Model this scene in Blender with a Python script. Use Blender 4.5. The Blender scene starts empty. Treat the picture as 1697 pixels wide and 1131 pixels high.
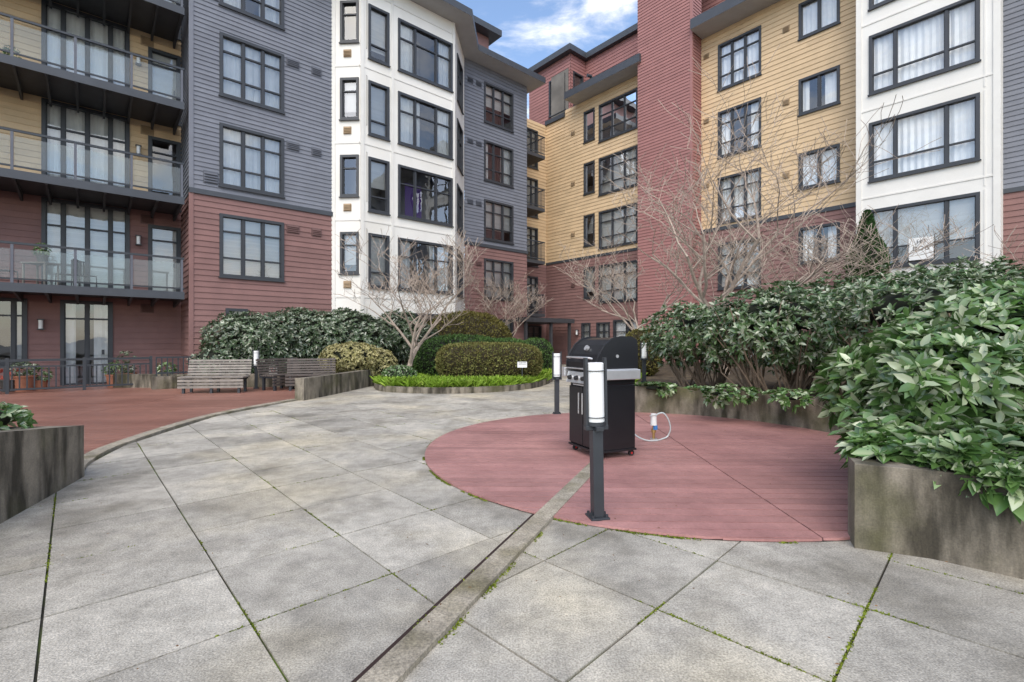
import bpy, math, random
import numpy as np
from mathutils import Vector, Matrix
random.seed(7); rng=np.random.default_rng(7)
H=1.4; F=800.0; U0=848.5; V0=565.0
Ax,Ay=.7553,.6553
def AB(a,b): return (Ax*a-Ay*b, Ay*a+Ax*b)
def gp(u,v):
    Y=F*H/(v-V0); return ((u-U0)/F*Y, Y)
def a_at(b,u):
    t=(u-U0)/F; return b*(Ay+Ax*t)/(Ax-Ay*t)
def b_at(a,u):
    t=(u-U0)/F; return a*(Ax-Ay*t)/(Ay+Ax*t)
scene=bpy.context.scene
COL=scene.collection

# ------------------------------------------------------------ materials
MATS={}
def mat(name,col,rough=.7,var=.12,vs=3.0,bump=0,bs=60,island=0,metal=0,spec=.5,col2=None,c2s=1.0,c2lo=.45,c2hi=.65,fine=0,fines=150,stretch=None,col3=None,c3s=1.0,c3lo=.5,c3hi=.7,bstretch=None,grime=0):
    if name in MATS: return MATS[name]
    m=bpy.data.materials.new(name); m.use_nodes=True
    nt=m.node_tree; N=nt.nodes; L=nt.links
    b=N['Principled BSDF']
    b.inputs['Roughness'].default_value=rough; b.inputs['Metallic'].default_value=metal
    b.inputs['Specular IOR Level'].default_value=spec
    tc=N.new('ShaderNodeTexCoord'); vec=tc.outputs['Object']; raw=vec
    if stretch:
        mp=N.new('ShaderNodeMapping'); mp.inputs['Scale'].default_value=stretch
        L.new(vec,mp.inputs['Vector']); vec=mp.outputs['Vector']
    rgb=N.new('ShaderNodeRGB'); rgb.outputs[0].default_value=(*col,1); cur=rgb.outputs[0]
    for (cc,cs,lo,hi,vv) in ((col2,c2s,c2lo,c2hi,vec),(col3,c3s,c3lo,c3hi,raw)):
        if not cc: continue
        n=N.new('ShaderNodeTexNoise'); n.inputs['Scale'].default_value=cs; n.inputs['Detail'].default_value=7
        L.new(vv,n.inputs['Vector'])
        r=N.new('ShaderNodeMapRange'); r.inputs[1].default_value=lo; r.inputs[2].default_value=hi
        L.new(n.outputs['Fac'],r.inputs[0])
        mx=N.new('ShaderNodeMix'); mx.data_type='RGBA'; L.new(r.outputs[0],mx.inputs[0])
        L.new(cur,mx.inputs[6]); mx.inputs[7].default_value=(*cc,1); cur=mx.outputs[2]
    def mulby(fac_socket,lo,hi,fl=0.,fh=1.):
        nonlocal cur
        r=N.new('ShaderNodeMapRange'); r.inputs[1].default_value=fl; r.inputs[2].default_value=fh
        r.inputs[3].default_value=lo; r.inputs[4].default_value=hi; L.new(fac_socket,r.inputs[0])
        v=N.new('ShaderNodeVectorMath'); v.operation='SCALE'
        L.new(cur,v.inputs[0]); L.new(r.outputs[0],v.inputs['Scale']); cur=v.outputs[0]
    if var:
        n=N.new('ShaderNodeTexNoise'); n.inputs['Scale'].default_value=vs; n.inputs['Detail'].default_value=5
        L.new(vec,n.inputs['Vector']); mulby(n.outputs['Fac'],1-var,1+var,.3,.7)
    if grime:
        n=N.new('ShaderNodeTexNoise'); n.inputs['Scale'].default_value=7; n.inputs['Detail'].default_value=8; n.inputs['Roughness'].default_value=.7
        L.new(raw,n.inputs['Vector']); mulby(n.outputs['Fac'],1-grime,1+grime,.35,.65)
    if fine:
        n=N.new('ShaderNodeTexNoise'); n.inputs['Scale'].default_value=fines; n.inputs['Detail'].default_value=3
        L.new(raw,n.inputs['Vector']); mulby(n.outputs['Fac'],1-fine,1+fine,.3,.7)
    if island:
        g=N.new('ShaderNodeNewGeometry'); mulby(g.outputs['Random Per Island'],1-island,1+island)
    L.new(cur,b.inputs['Base Color'])
    if bump:
        n=N.new('ShaderNodeTexNoise'); n.inputs['Scale'].default_value=bs; n.inputs['Detail'].default_value=4
        bv=vec
        if bstretch:
            mp=N.new('ShaderNodeMapping'); mp.inputs['Scale'].default_value=bstretch; L.new(raw,mp.inputs['Vector']); bv=mp.outputs['Vector']
        L.new(bv,n.inputs['Vector'])
        bp=N.new('ShaderNodeBump'); bp.inputs['Strength'].default_value=bump; bp.inputs['Distance'].default_value=.01
        L.new(n.outputs['Fac'],bp.inputs['Height']); L.new(bp.outputs[0],b.inputs['Normal'])
    MATS[name]=m; return m
def leafmat(name,c1,c2,c3,rough=.4,spec=.5,trans=.15,pale=.8):
    m=bpy.data.materials.new(name); m.use_nodes=True
    nt=m.node_tree; N=nt.nodes; L=nt.links; b=N['Principled BSDF']
    g=N.new('ShaderNodeNewGeometry'); r=N.new('ShaderNodeValToRGB')
    e=r.color_ramp.elements; e[0].color=(*c1,1); e[1].color=(*c3,1); e[0].position=0; e[1].position=1
    k=e.new(.5); k.color=(*c2,1); k=e.new(pale); k.color=(*c2,1)
    L.new(g.outputs['Random Per Island'],r.inputs[0])
    tc=N.new('ShaderNodeTexCoord'); n=N.new('ShaderNodeTexNoise'); n.inputs['Scale'].default_value=2.2
    L.new(tc.outputs['Object'],n.inputs['Vector'])
    mr=N.new('ShaderNodeMapRange'); mr.inputs[1].default_value=.3; mr.inputs[2].default_value=.7; mr.inputs[3].default_value=.65; mr.inputs[4].default_value=1.3
    L.new(n.outputs['Fac'],mr.inputs[0])
    v=N.new('ShaderNodeVectorMath'); v.operation='SCALE'; L.new(r.outputs[0],v.inputs[0]); L.new(mr.outputs[0],v.inputs['Scale'])
    L.new(v.outputs[0],b.inputs['Base Color'])
    b.inputs['Roughness'].default_value=rough; b.inputs['Specular IOR Level'].default_value=spec
    t=N.new('ShaderNodeBsdfTranslucent'); L.new(v.outputs[0],t.inputs[0])
    mx=N.new('ShaderNodeMixShader'); mx.inputs[0].default_value=trans
    L.new(b.outputs[0],mx.inputs[1]); L.new(t.outputs[0],mx.inputs[2]); L.new(mx.outputs[0],N['Material Output'].inputs[0])
    MATS[name]=m; return m
def glassmat(name,tint=(.75,.8,.82),refl=.12,rough=0.0,haze=0,hazecol=(.7,.75,.75),ior=1.5):
    m=bpy.data.materials.new(name); m.use_nodes=True
    nt=m.node_tree; N=nt.nodes; L=nt.links; N.remove(N['Principled BSDF'])
    t=N.new('ShaderNodeBsdfTransparent'); t.inputs[0].default_value=(*tint,1)
    gl=N.new('ShaderNodeBsdfGlossy'); gl.inputs['Roughness'].default_value=rough; gl.inputs[0].default_value=(.95,.97,1,1)
    lw=N.new('ShaderNodeFresnel'); lw.inputs[0].default_value=ior
    ad=N.new('ShaderNodeMath'); ad.operation='ADD'; ad.use_clamp=True; ad.inputs[1].default_value=refl; L.new(lw.outputs[0],ad.inputs[0])
    mx=N.new('ShaderNodeMixShader'); L.new(ad.outputs[0],mx.inputs[0]); L.new(t.outputs[0],mx.inputs[1]); L.new(gl.outputs[0],mx.inputs[2])
    out=mx.outputs[0]
    tc=N.new('ShaderNodeTexCoord'); n=N.new('ShaderNodeTexNoise'); n.inputs['Scale'].default_value=1.1
    L.new(tc.outputs['Object'],n.inputs['Vector']); bp=N.new('ShaderNodeBump'); bp.inputs['Strength'].default_value=.12; bp.inputs['Distance'].default_value=.05
    L.new(n.outputs['Fac'],bp.inputs['Height']); L.new(bp.outputs[0],gl.inputs['Normal'])
    if haze:
        d=N.new('ShaderNodeBsdfDiffuse'); d.inputs[0].default_value=(*hazecol,1)
        m2=N.new('ShaderNodeMixShader'); m2.inputs[0].default_value=haze; L.new(out,m2.inputs[1]); L.new(d.outputs[0],m2.inputs[2]); out=m2.outputs[0]
    L.new(out,N['Material Output'].inputs[0]); MATS[name]=m; return m

mat('m_grey',(.175,.185,.215),.75,.08,2,island=.06,fine=.05,fines=40)
mat('m_red',(.225,.122,.110),.75,.08,2,island=.07,fine=.05,fines=40)
mat('m_tower',(.32,.150,.138),.75,.06,2,island=.06)
mat('m_yellow',(.62,.455,.275),.75,.07,2,island=.06,fine=.05,fines=40)
mat('m_white',(.77,.75,.70),.8,.05,1.2,fine=.02,fines=30,col2=(.67,.64,.57),c2s=.6,c2lo=.5,c2hi=.8)
mat('m_trimwhite',(.72,.70,.65),.7,.04)
mat('m_roof',(.05,.056,.066),.5,.1)
mat('m_soffit',(.42,.42,.42),.8,.05)
mat('m_frame',(.034,.037,.043),.45,.1)
mat('m_darkmetal',(.030,.034,.040),.42,.12,6,fine=.1)
mat('m_interior',(.18,.165,.145),.9,.3,.8)
mat('m_curtain',(.84,.83,.80),.9,.06,4,island=.05)
mat('m_blind',(.80,.78,.73),.8,.03,island=.06)
mat('m_vent',(.105,.113,.135),.6,.1)
mat('m_ventred',(.13,.070,.064),.6,.1)
mat('m_ventyel',(.35,.25,.15),.6,.1)
mat('m_deckslab',(.05,.05,.055),.6,.15)
mat('m_paver',(.385,.358,.305),.86,.22,1.1,bump=.45,bs=130,island=.15,fine=.36,fines=110,col2=(.225,.205,.165),c2s=1.6,c2lo=.49,c2hi=.70,col3=(.42,.37,.27),c3s=.55,c3lo=.48,c3hi=.7,grime=.20)
mat('m_paverbase',(.035,.032,.022),.95,.3,5,col2=(.09,.13,.02),c2s=1.3,c2lo=.50,c2hi=.60)
mat('m_concrete',(.225,.195,.150),.9,.25,1.5,bump=.5,bs=50,fine=.18,fines=90,col2=(.045,.038,.026),c2s=3.4,c2lo=.42,c2hi=.62,stretch=(1.6,1.6,.32),col3=(.085,.080,.036),c3s=1.7,c3lo=.50,c3hi=.75,grime=.18)
mat('m_curb',(.33,.29,.225),.9,.2,2,bump=.6,bs=120,fine=.35,fines=80,col2=(.15,.13,.07),c2s=2.5,c2lo=.48,c2hi=.7,grime=.18)
mat('m_ground',(.22,.21,.19),.95,.2,.5,bump=.3,bs=20)
mat('m_reddeck',(.40,.205,.188),.42,.12,1.2,island=.11,fine=.10,fines=50,col2=(.30,.145,.135),c2s=.9,c2lo=.45,c2hi=.75,bump=.3,bs=30,bstretch=(1,14,1),grime=.10)
mat('m_browndeck',(.29,.14,.105),.40,.14,1.2,island=.12,fine=.08,fines=60,col2=(.19,.085,.062),c2s=.6,c2lo=.42,c2hi=.68,bump=.3,bs=30,bstretch=(1,14,1),grime=.10)
mat('m_gap',(.03,.015,.012),.9,.1)
mat('m_soil',(.055,.04,.025),.95,.4,4,bump=1,bs=15,col2=(.12,.09,.05),c2s=6)
mat('m_wood',(.215,.19,.165),.8,.2,6,island=.22,fine=.15,fines=60)
mat('m_wooddark',(.085,.068,.058),.7,.2,6,island=.22,fine=.15,fines=60)
mat('m_bark',(.36,.29,.235),.9,.25,8,island=.12)
mat('m_stem',(.18,.13,.09),.9,.25,8)
mat('m_black',(.012,.012,.014),.35,.1,5)
mat('m_steel',(.62,.62,.62),.35,.06,10,metal=.65)
mat('m_lampwhite',(.80,.80,.78),.35,.02,spec=.5)
mat('m_tyre',(.02,.02,.02),.8,0)
mat('m_redplastic',(.5,.03,.03),.4,0)
mat('m_hose',(.50,.56,.56),.5,.05)
mat('m_brass',(.55,.38,.15),.35,.1,metal=.8)
mat('m_bluetape',(.05,.2,.5),.5,0)
mat('m_signwhite',(.78,.78,.76),.5,.02)
mat('m_terracotta',(.35,.14,.08),.8,.15,6)
mat('m_potdark',(.05,.045,.04),.6,.15)
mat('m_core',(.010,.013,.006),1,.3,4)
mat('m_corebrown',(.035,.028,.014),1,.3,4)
mat('m_purple',(.10,.02,.25),.6,.1)
glassmat('m_glass',(.90,.92,.93),.09)
glassmat('m_railglass',(.90,.93,.93),.0,.02,haze=.08,hazecol=(.6,.63,.62),ior=1.3)
leafmat('l_rhodo',(.040,.085,.024),(.100,.170,.060),(.44,.46,.35),.27,.8,.2,.58)
leafmat('l_rhodo_far',(.045,.080,.034),(.095,.145,.072),(.42,.44,.35),.30,.7,.15,.55)
leafmat('l_near',(.050,.115,.024),(.125,.225,.065),(.48,.53,.36),.26,.85,.22,.60)
leafmat('l_hedgeolive',(.085,.068,.020),(.135,.120,.032),(.19,.18,.06),.7,.2,.1)
leafmat('l_hedgegreen',(.032,.065,.016),(.070,.135,.032),(.13,.22,.06),.6,.3,.1)
leafmat('l_hedgebox',(.12,.09,.032),(.15,.15,.046),(.24,.25,.08),.7,.2,.1)
leafmat('l_yellow',(.22,.21,.07),(.42,.38,.18),(.60,.54,.32),.6,.3,.2)
leafmat('l_strap',(.18,.31,.02),(.34,.52,.06),(.50,.62,.12),.5,.4,.35)
leafmat('l_conifer',(.018,.05,.015),(.045,.10,.028),(.08,.15,.045),.7,.2,.05)
leafmat('l_moss',(.09,.12,.012),(.16,.20,.025),(.26,.30,.05),.9,.1,.1)
leafmat('l_litter',(.10,.05,.02),(.20,.11,.05),(.28,.17,.08),.9,.1,.1)
leafmat('l_flower',(.45,.05,.04),(.7,.15,.1),(.8,.5,.4),.6,.2,.2)

# ------------------------------------------------------------ group builder
def mkmesh(name,V,Fs,m,smooth=False):
    me=bpy.data.meshes.new(name); me.from_pydata(V,[],Fs); me.update()
    me.materials.append(MATS[m])
    if smooth: me.polygons.foreach_set('use_smooth',[True]*len(me.polygons))
    return bpy.data.objects.new(name,me)
class Group:
    def __init__(s,name,loc=(0,0,0),rot=0,rx=0,ry=0):
        s.e=bpy.data.objects.new(name,None); s.e.empty_display_size=.2
        s.e.location=loc; s.e.rotation_euler=(rx,ry,rot); COL.objects.link(s.e); s.p={}
    def _g(s,part,m,smooth=False):
        if part not in s.p: s.p[part]=[[],[],m,smooth,0]
        return s.p[part]
    def poly(s,part,m,pts,faces,smooth=False):
        g=s._g(part,m,smooth); o=len(g[0]); g[0].extend([tuple(p) for p in pts]); g[1].extend([tuple(i+o for i in f) for f in faces])
    def quad(s,part,m,*pts): s.poly(part,m,pts,[tuple(range(len(pts)))])
    def hexa(s,part,m,P):
        s.poly(part,m,P,[(0,3,2,1),(4,5,6,7),(0,1,5,4),(1,2,6,5),(2,3,7,6),(3,0,4,7)])
    def box(s,part,m,x0,x1,y0,y1,z0,z1,rot=0,bev=0):
        P=[(x0,y0,z0),(x1,y0,z0),(x1,y1,z0),(x0,y1,z0),(x0,y0,z1),(x1,y0,z1),(x1,y1,z1),(x0,y1,z1)]
        s.hexa(part,m,P)
        if bev: s.p[part][4]=bev
    def tube(s,part,m,pts,r,n=10,cap=True,smooth=True):
        pts=[Vector(p) for p in pts]; rs=r if isinstance(r,(list,tuple)) else [r]*len(pts)
        V=[];Fc=[]
        prev=None
        for i,p in enumerate(pts):
            t=(pts[min(i+1,len(pts)-1)]-pts[max(i-1,0)]).normalized()
            if prev is None:
                ref=Vector((0,0,1)) if abs(t.z)<.9 else Vector((1,0,0)); a=t.cross(ref).normalized()
            else: a=(prev-t*prev.dot(t)).normalized()
            prev=a; b=t.cross(a)
            for k in range(n):
                an=2*math.pi*k/n; V.append(p+(a*math.cos(an)+b*math.sin(an))*rs[i])
        for i in range(len(pts)-1):
            for k in range(n):
                k2=(k+1)%n; Fc.append((i*n+k,i*n+k2,(i+1)*n+k2,(i+1)*n+k))
        if cap: Fc.append(tuple(range(n))[::-1]); Fc.append(tuple((len(pts)-1)*n+k for k in range(n)))
        s.poly(part,m,V,Fc,smooth)
    def prism(s,part,m,prof,x0,x1,axis='x',bev=0):
        n=len(prof)
        if axis=='x': P=[(x0,a,b) for a,b in prof]+[(x1,a,b) for a,b in prof]
        elif axis=='z': P=[(a,b,x0) for a,b in prof]+[(a,b,x1) for a,b in prof]
        Fc=[tuple(range(n)),tuple(range(2*n-1,n-1,-1))]+[(i,(i+1)%n,n+(i+1)%n,n+i) for i in range(n)]
        s.poly(part,m,P,Fc)
        if bev: s.p[part][4]=bev
    def done(s):
        for k,(V,Fc,m,sm,bev) in s.p.items():
            o=mkmesh(k,V,Fc,m,sm); o.parent=s.e; COL.objects.link(o)
            if sm:
                try:
                    o.data.set_sharp_from_angle(angle=math.radians(45))
                except Exception: pass
            if bev:
                md=o.modifiers.new('b','BEVEL'); md.width=bev; md.segments=2; md.limit_method='ANGLE'
        return s.e

# ------------------------------------------------------------ facades
class Fr:
    def __init__(s,o,d,n): s.o=o; s.d=d; s.n=n
    def p(s,a,n,z): return (s.o[0]+s.d[0]*a+s.n[0]*n, s.o[1]+s.d[1]*a+s.n[1]*n, z)
def frA(b): return Fr((-Ay*b,Ax*b),(Ax,Ay),(Ay,-Ax))
def frB(a): return Fr((Ax*a,Ay*a),(-Ay,Ax),(-Ax,-Ay))
def frSeg(p,q):
    p=Vector(p);q=Vector(q);d=(q-p).normalized(); n=Vector((d.y,-d.x))
    return Fr(tuple(p),tuple(d),tuple(n)),(q-p).length
def fbox(G,part,m,fr,s0,s1,n0,n1,z0,z1):
    P=[fr.p(s0,n0,z0),fr.p(s1,n0,z0),fr.p(s1,n1,z0),fr.p(s0,n1,z0),fr.p(s0,n0,z1),fr.p(s1,n0,z1),fr.p(s1,n1,z1),fr.p(s0,n1,z1)]
    G.hexa(part,m,P)
def free(s0,s1,wins,za,zb):
    iv=[(s0,s1)]
    for w in wins:
        if w['z0']<zb-1e-4 and w['z1']>za+1e-4:
            nv=[]
            for a,b in iv:
                if w['s1']<=a or w['s0']>=b: nv.append((a,b)); continue
                if w['s0']>a: nv.append((a,w['s0']))
                if w['s1']<b: nv.append((w['s1'],b))
            iv=nv
    return iv
def facade(G,fr,s0,s1,zones,wins,lip=.024):
    for (zl,zh,part,m,bh) in zones:
        if bh:
            nb=max(1,round((zh-zl)/bh)); bh=(zh-zl)/nb; rows=[(zl+i*bh,zl+(i+1)*bh) for i in range(nb)]
        else: rows=[(zl,zh)]
        for (z0,z1) in rows:
            cuts=sorted({z0,z1}|{w[k] for w in wins for k in('z0','z1') if z0<w[k]<z1})
            for za,zb in zip(cuts[:-1],cuts[1:]):
                for a,b in free(s0,s1,wins,za,zb):
                    na=lip*(1-(za-z0)/(z1-z0)) if bh else 0; nb_=lip*(1-(zb-z0)/(z1-z0)) if bh else 0
                    segs=[a]
                    if bh:
                        x=a+random.uniform(.8,3.6)
                        while x<b-.4: segs.append(x); x+=3.6
                    segs.append(b)
                    for c,d in zip(segs[:-1],segs[1:]):
                        G.quad(part,m,fr.p(c,na,za),fr.p(d,na,za),fr.p(d,nb_,zb),fr.p(c,nb_,zb))
                    if bh and za==z0:
                        G.quad(part,m,fr.p(a,0,za),fr.p(b,0,za),fr.p(b,lip,za),fr.p(a,lip,za))
    for w in wins: window(G,fr,w)
def W(s0,s1,z0,z1,cols=(1/3,2/3),tr=(.72,),fill=None,door=False):
    if s0>s1: s0,s1=s1,s0; 
    return dict(s0=s0,s1=s1,z0=z0,z1=z1,cols=cols,tr=tr,fill=fill,door=door)
def window(G,fr,w):
    s0,s1,z0,z1=w['s0'],w['s1'],w['z0'],w['z1']; t=.05; e=.045
    fb=lambda *a: fbox(G,'window_frames','m_frame',fr,*a)
    fb(s0-e,s0+t,-.12,.05,z0-e,z1+e); fb(s1-t,s1+e,-.12,.05,z0-e,z1+e)
    fb(s0+t,s1-t,-.12,.048,z1-t,z1+e); fb(s0+t,s1-t,-.12,.048,z0-e,z0+t)
    fbox(G,'window_sills','m_frame',fr,s0-e-.03,s1+e+.03,.02,.085,z0-e-.045,z0-e-.003)
    for c in w['cols']:
        x=s0+(s1-s0)*c; fb(x-.035,x+.035,-.105,.0,z0+t,z1-t)
    cs=[0]+list(w['cols'])+[1]
    for i in range(len(cs)-1):
        x0=s0+(s1-s0)*cs[i]; x1=s0+(s1-s0)*cs[i+1]
        x0+= t if i==0 else .035; x1-= t if i==len(cs)-2 else .035
        for r in w['tr']:
            z=z0+(z1-z0)*r; fb(x0,x1,-.10,-.012,z-.025,z+.025)
        fb(x0,x0+.03,-.085,-.03,z0+t,z1-t); fb(x1-.03,x1,-.085,-.03,z0+t,z1-t)
    G.quad('window_glass','m_glass',fr.p(s0,-.06,z0),fr.p(s1,-.06,z0),fr.p(s1,-.06,z1),fr.p(s0,-.06,z1))
    D=-1.6
    P=[fr.p(s0-.3,-.13,z0-.2),fr.p(s1+.3,-.13,z0-.2),fr.p(s1+.3,D,z0-.2),fr.p(s0-.3,D,z0-.2)]
    Q=[(x,y,z1+.2) for x,y,_ in P]
    G.poly('room_interiors','m_interior',P+Q,[(0,1,2,3),(4,5,6,7),(1,2,6,5),(2,3,7,6),(3,0,4,7)])
    f=w['fill'] or random.choice(['blind','blind','half','curtain','sides','sides','curtain'])
    if f in('blind','half'):
        zb=z0+(.05 if f=='blind' else (z1-z0)*random.uniform(.2,.5)); z=z1-.04
        while z>zb:
            G.quad('window_blinds','m_blind',fr.p(s0+.04,-.15,z),fr.p(s1-.04,-.15,z),fr.p(s1-.04,-.175,z-.055),fr.p(s0+.04,-.175,z-.055)); z-=.06
    elif f in('curtain','sides'):
        spans=[(s0,s1)] if f=='curtain' else [(s0,s0+(s1-s0)*random.uniform(.2,.42)),(s1-(s1-s0)*random.uniform(.2,.42),s1)]
        for a,b in spans:
            n=max(4,int((b-a)/.045)); V=[]
            ph=random.random()*6
            for i in range(n+1):
                x=a+(b-a)*i/n; nn=-.18+.025*math.sin(i*1.6+ph)+.012*math.sin(i*.7)
                V+= [fr.p(x,nn,z0-.1),fr.p(x,nn,z1+.05)]
            G.poly('window_curtains','m_curtain',V,[(2*i,2*i+2,2*i+3,2*i+1) for i in range(n)],True)
    elif f=='purple':
        G.quad('wall_hanging','m_purple',fr.p(s0+(s1-s0)*.3,-.9,z0),fr.p(s0+(s1-s0)*.62,-.9,z0),fr.p(s0+(s1-s0)*.62,-.9,z1-.3),fr.p(s0+(s1-s0)*.3,-.9,z1-.3))
    if w['door']:
        fb(s0+(s1-s0)*.8,s0+(s1-s0)*.86,.0,.05,z0+.95,z0+1.1)
def vent(G,fr,sc,zc,w=.42,h=.34,m='m_vent'):
    p='vents_'+m[2:]
    fbox(G,p,m,fr,sc-w/2,sc+w/2,.0,.035,zc-h/2,zc+h/2)
    n=4
    for i in range(n):
        z=zc-h/2+.03+(h-.06)*i/n
        a,b=sc-w/2+.02,sc+w/2-.02
        G.quad(p,m,fr.p(a,.037,z+.06),fr.p(b,.037,z+.06),fr.p(b,.075,z),fr.p(a,.075,z))
def walllamp(G,fr,s,z):
    fbox(G,'wall_lamp_brackets','m_frame',fr,s-.05,s+.05,.02,.06,z-.16,z+.16)
    fbox(G,'wall_lamp_brackets','m_frame',fr,s-.08,s+.08,.06,.2,z+.13,z+.16)
    G.tube('wall_lamp_shades','m_lampwhite',[fr.p(s,.13,z-.13),fr.p(s,.13,z+.13)],.055,10)
    fbox(G,'wall_lamp_brackets','m_frame',fr,s-.08,s+.08,.06,.2,z-.16,z-.13)
def slab(G,part,m,pts,z0,z1,soffit=None):
    n=len(pts); P=[(x,y,z0) for x,y in pts]+[(x,y,z1) for x,y in pts]
    G.poly(part,m,P,[tuple(range(n))[::-1],tuple(range(n,2*n))]+[(i,(i+1)%n,n+(i+1)%n,n+i) for i in range(n)])
    if soffit:
        G.poly(soffit,'m_soffit',[(x,y,z0-.005) for x,y in pts],[tuple(range(n))])

# ============================ LEFT WING
GL=Group('apartment_building')
bG=18.4; bR=20.4; bBay=17.6; bG2=19.4
f=frA(bG); aL=a_at(bG,315); aR=6.89
wl=[]
for k in range(4):
    z1=5.58+3*k; wl.append(W(a_at(bG,366),a_at(bG,468),z1-2.0,z1,(.35,.67),(.74,.30),fill=['blind','curtain','curtain','sides'][k]))
wl.append(W(a_at(bG,376),a_at(bG,408),1.5,2.45,(),(),'dark'))
BZ=6.15
facade(GL,f,aL,aR,[(0,BZ,'siding_red','m_red',.185),(BZ+.16,16.2,'siding_grey','m_grey',.15)],wl)
fbox(GL,'belt_course','m_roof',f,aL-.03,aR,0,.06,BZ,BZ+.16)
fbox(GL,'corner_boards_red','m_red',f,aL-.035,aL+.09,-.05,.034,0,BZ); fbox(GL,'corner_boards_grey','m_grey',f,aL-.035,aL+.09,-.05,.034,BZ+.16,16.2)
for k in range(4):
    for u in (485,524): vent(GL,f,a_at(bG,u),5.45+3*k,.44 if u==485 else .36,.3,'m_ventred' if k==0 else 'm_vent')
for z in(6.75,12.8): vent(GL,f,a_at(bG,349),z,.42,.4)
fr_=Fr(AB(aL,bR),(Ay,-Ax),(-Ax,-Ay))
facade(GL,fr_,0,bR-bG,[(0,BZ,'siding_red','m_red',.185),(BZ,16.2,'siding_grey','m_grey',.15)],[])
f=frA(bR); wr=[]
zz=[2.55,5.6,8.6,11.6,14.6]
for k in range(1,5):
    z1=zz[k]+.12; base=3*k+.0
    wr.append(W(a_at(bR,72),a_at(bR,212),base,z1,(.22,.5,.78),(.72,),fill=['','blind','curtain','curtain','sides'][k]))
    wr.append(W(a_at(bR,248),a_at(bR,297),base,base+2.3,(),(.8,),fill='blind' if k!=2 else 'dark',door=True))
    wr.append(W(a_at(bR,-160),a_at(bR,-40),base,z1,(.22,.5,.78),(.72,),fill='curtain'))
wr.append(W(a_at(bR,103),a_at(bR,184),0.02,2.62,(.5,),(.8,),fill='sides',door=True))
wr.append(W(a_at(bR,-60),a_at(bR,42),0.75,2.62,(.4,.8),(.75,),fill='sides'))
facade(GL,f,-8,aL,[(0,6.0,'siding_red','m_red',.185),(6.0,16.2,'siding_yellow','m_yellow',.185)],wr)
for k in range(1,5): walllamp(GL,f,a_at(bR,229),3*k+1.75); 
for k in range(0,4): vent(GL,f,a_at(bR,244),2.5+3*k,.36,.3,'m_ventred' if k<2 else 'm_ventyel')
walllamp(GL,f,a_at(bR,68),1.9)
for k in range(1,6):
    z=3*k-.08; f=frA(bG)
    e=aL-.16
    fbox(GL,'balcony_decks','m_deckslab',f,-8,e,-2.0,.02,z-.13,z)
    fbox(GL,'balcony_fascia','m_roof',f,-8,e+.004,.02,.06,z-.20,z+.03)
    a=-7.8
    while a<e:
        P=[f.p(a-.03,.0,z-.14),f.p(a+.03,.0,z-.14),f.p(a+.03,-1.98,z-.14),f.p(a-.03,-1.98,z-.14)]
        Q=[f.p(a-.03,.0,z-.22),f.p(a+.03,.0,z-.22),f.p(a+.03,-1.98,z-.36),f.p(a-.03,-1.98,z-.36)]
        GL.hexa('balcony_joists','m_deckslab',Q+P); a+=.62
    if k<5:
        a=e-.06; 
        fbox(GL,'balcony_rails','m_darkmetal',f,-8,e,-.03,.03,z+1.06,z+1.12)
        fbox(GL,'balcony_rails','m_darkmetal',f,-8,e,-.015,.015,z+.12,z+.165)
        while a>-8:
            fbox(GL,'balcony_posts','m_vent',f,a-.03,a+.03,-.024,.024,z-.1,z+1.058)
            w=1.25
            fbox(GL,'balcony_glass','m_railglass',f,a-w+.04,a-.04,-.006,.006,z+.17,z+.94)
            a-=w
p0=AB(6.89,18.4);p1=AB(7.69,17.6);p2=AB(a_at(17.6,753),17.6); a2=a_at(17.6,753); p3=AB(a2+1.8,19.4)
tops=[5.5+2.93*k for k in range(4)]
fs,Ls=frSeg(p0,p1)
def s_on(fr,u):
    t=(u-U0)/F
    return (t*fr.o[1]-fr.o[0])/(fr.d[0]-t*fr.d[1])
ww=[W(s_on(fs,566),s_on(fs,593),z-1.5,z,(),(.7,),fill='dark' if i%2 else 'half') for i,z in enumerate(tops)]
ww.append(W(s_on(fs,566),s_on(fs,593),1.0,2.5,(),(.7,),fill='dark'))
facade(GL,fs,0,Ls,[(0,15.3,'white_cladding','m_white',0)],ww)
for i,z in enumerate(tops): vent(GL,fs,s_on(fs,576),z-1.95,.3,.28,'m_ventyel')
f=frA(bBay)
fl=['sides','purple','sides','sides']
ww=[]
for i,z in enumerate(tops):
    ww.append(W(a_at(bBay,612),a_at(bBay,643),z-2,z,(),(.28,),fill='blind' if i%2==0 else 'half'))
    ww.append(W(a_at(bBay,661),a_at(bBay,748),z-2,z,(.3,.7),(.66,),fill=fl[i]))
ww.append(W(a_at(bBay,661),a_at(bBay,748),.8,2.5,(.3,.7),(.66,),fill='sides'))
facade(GL,f,7.69,a2,[(0,15.3,'white_cladding','m_white',0)],ww)
for z in [3.05+2.93*k for k in range(5)]:
    fbox(GL,'white_reveals','m_trimwhite',f,7.60,a2+.05,.0,.02,z,z+.06); fbox(GL,'white_reveals','m_trimwhite',fs,0.02,Ls-.02,.0,.02,z,z+.06)
fbox(GL,'white_corner_trim','m_trimwhite',f,7.66,7.80,-.05,.03,0,15.3); fbox(GL,'white_corner_trim','m_trimwhite',f,a2-.12,a2+.02,-.05,.03,0,15.3)
fbox(GL,'white_corner_trim','m_trimwhite',f,a_at(bBay,650)-.05,a_at(bBay,650)+.06,0,.024,0,15.29)
fbox(GL,'white_corner_trim','m_trimwhite',fs,-.02,.12,-.05,.03,0,15.3)
fs2,L2=frSeg(p2,p3)
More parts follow.
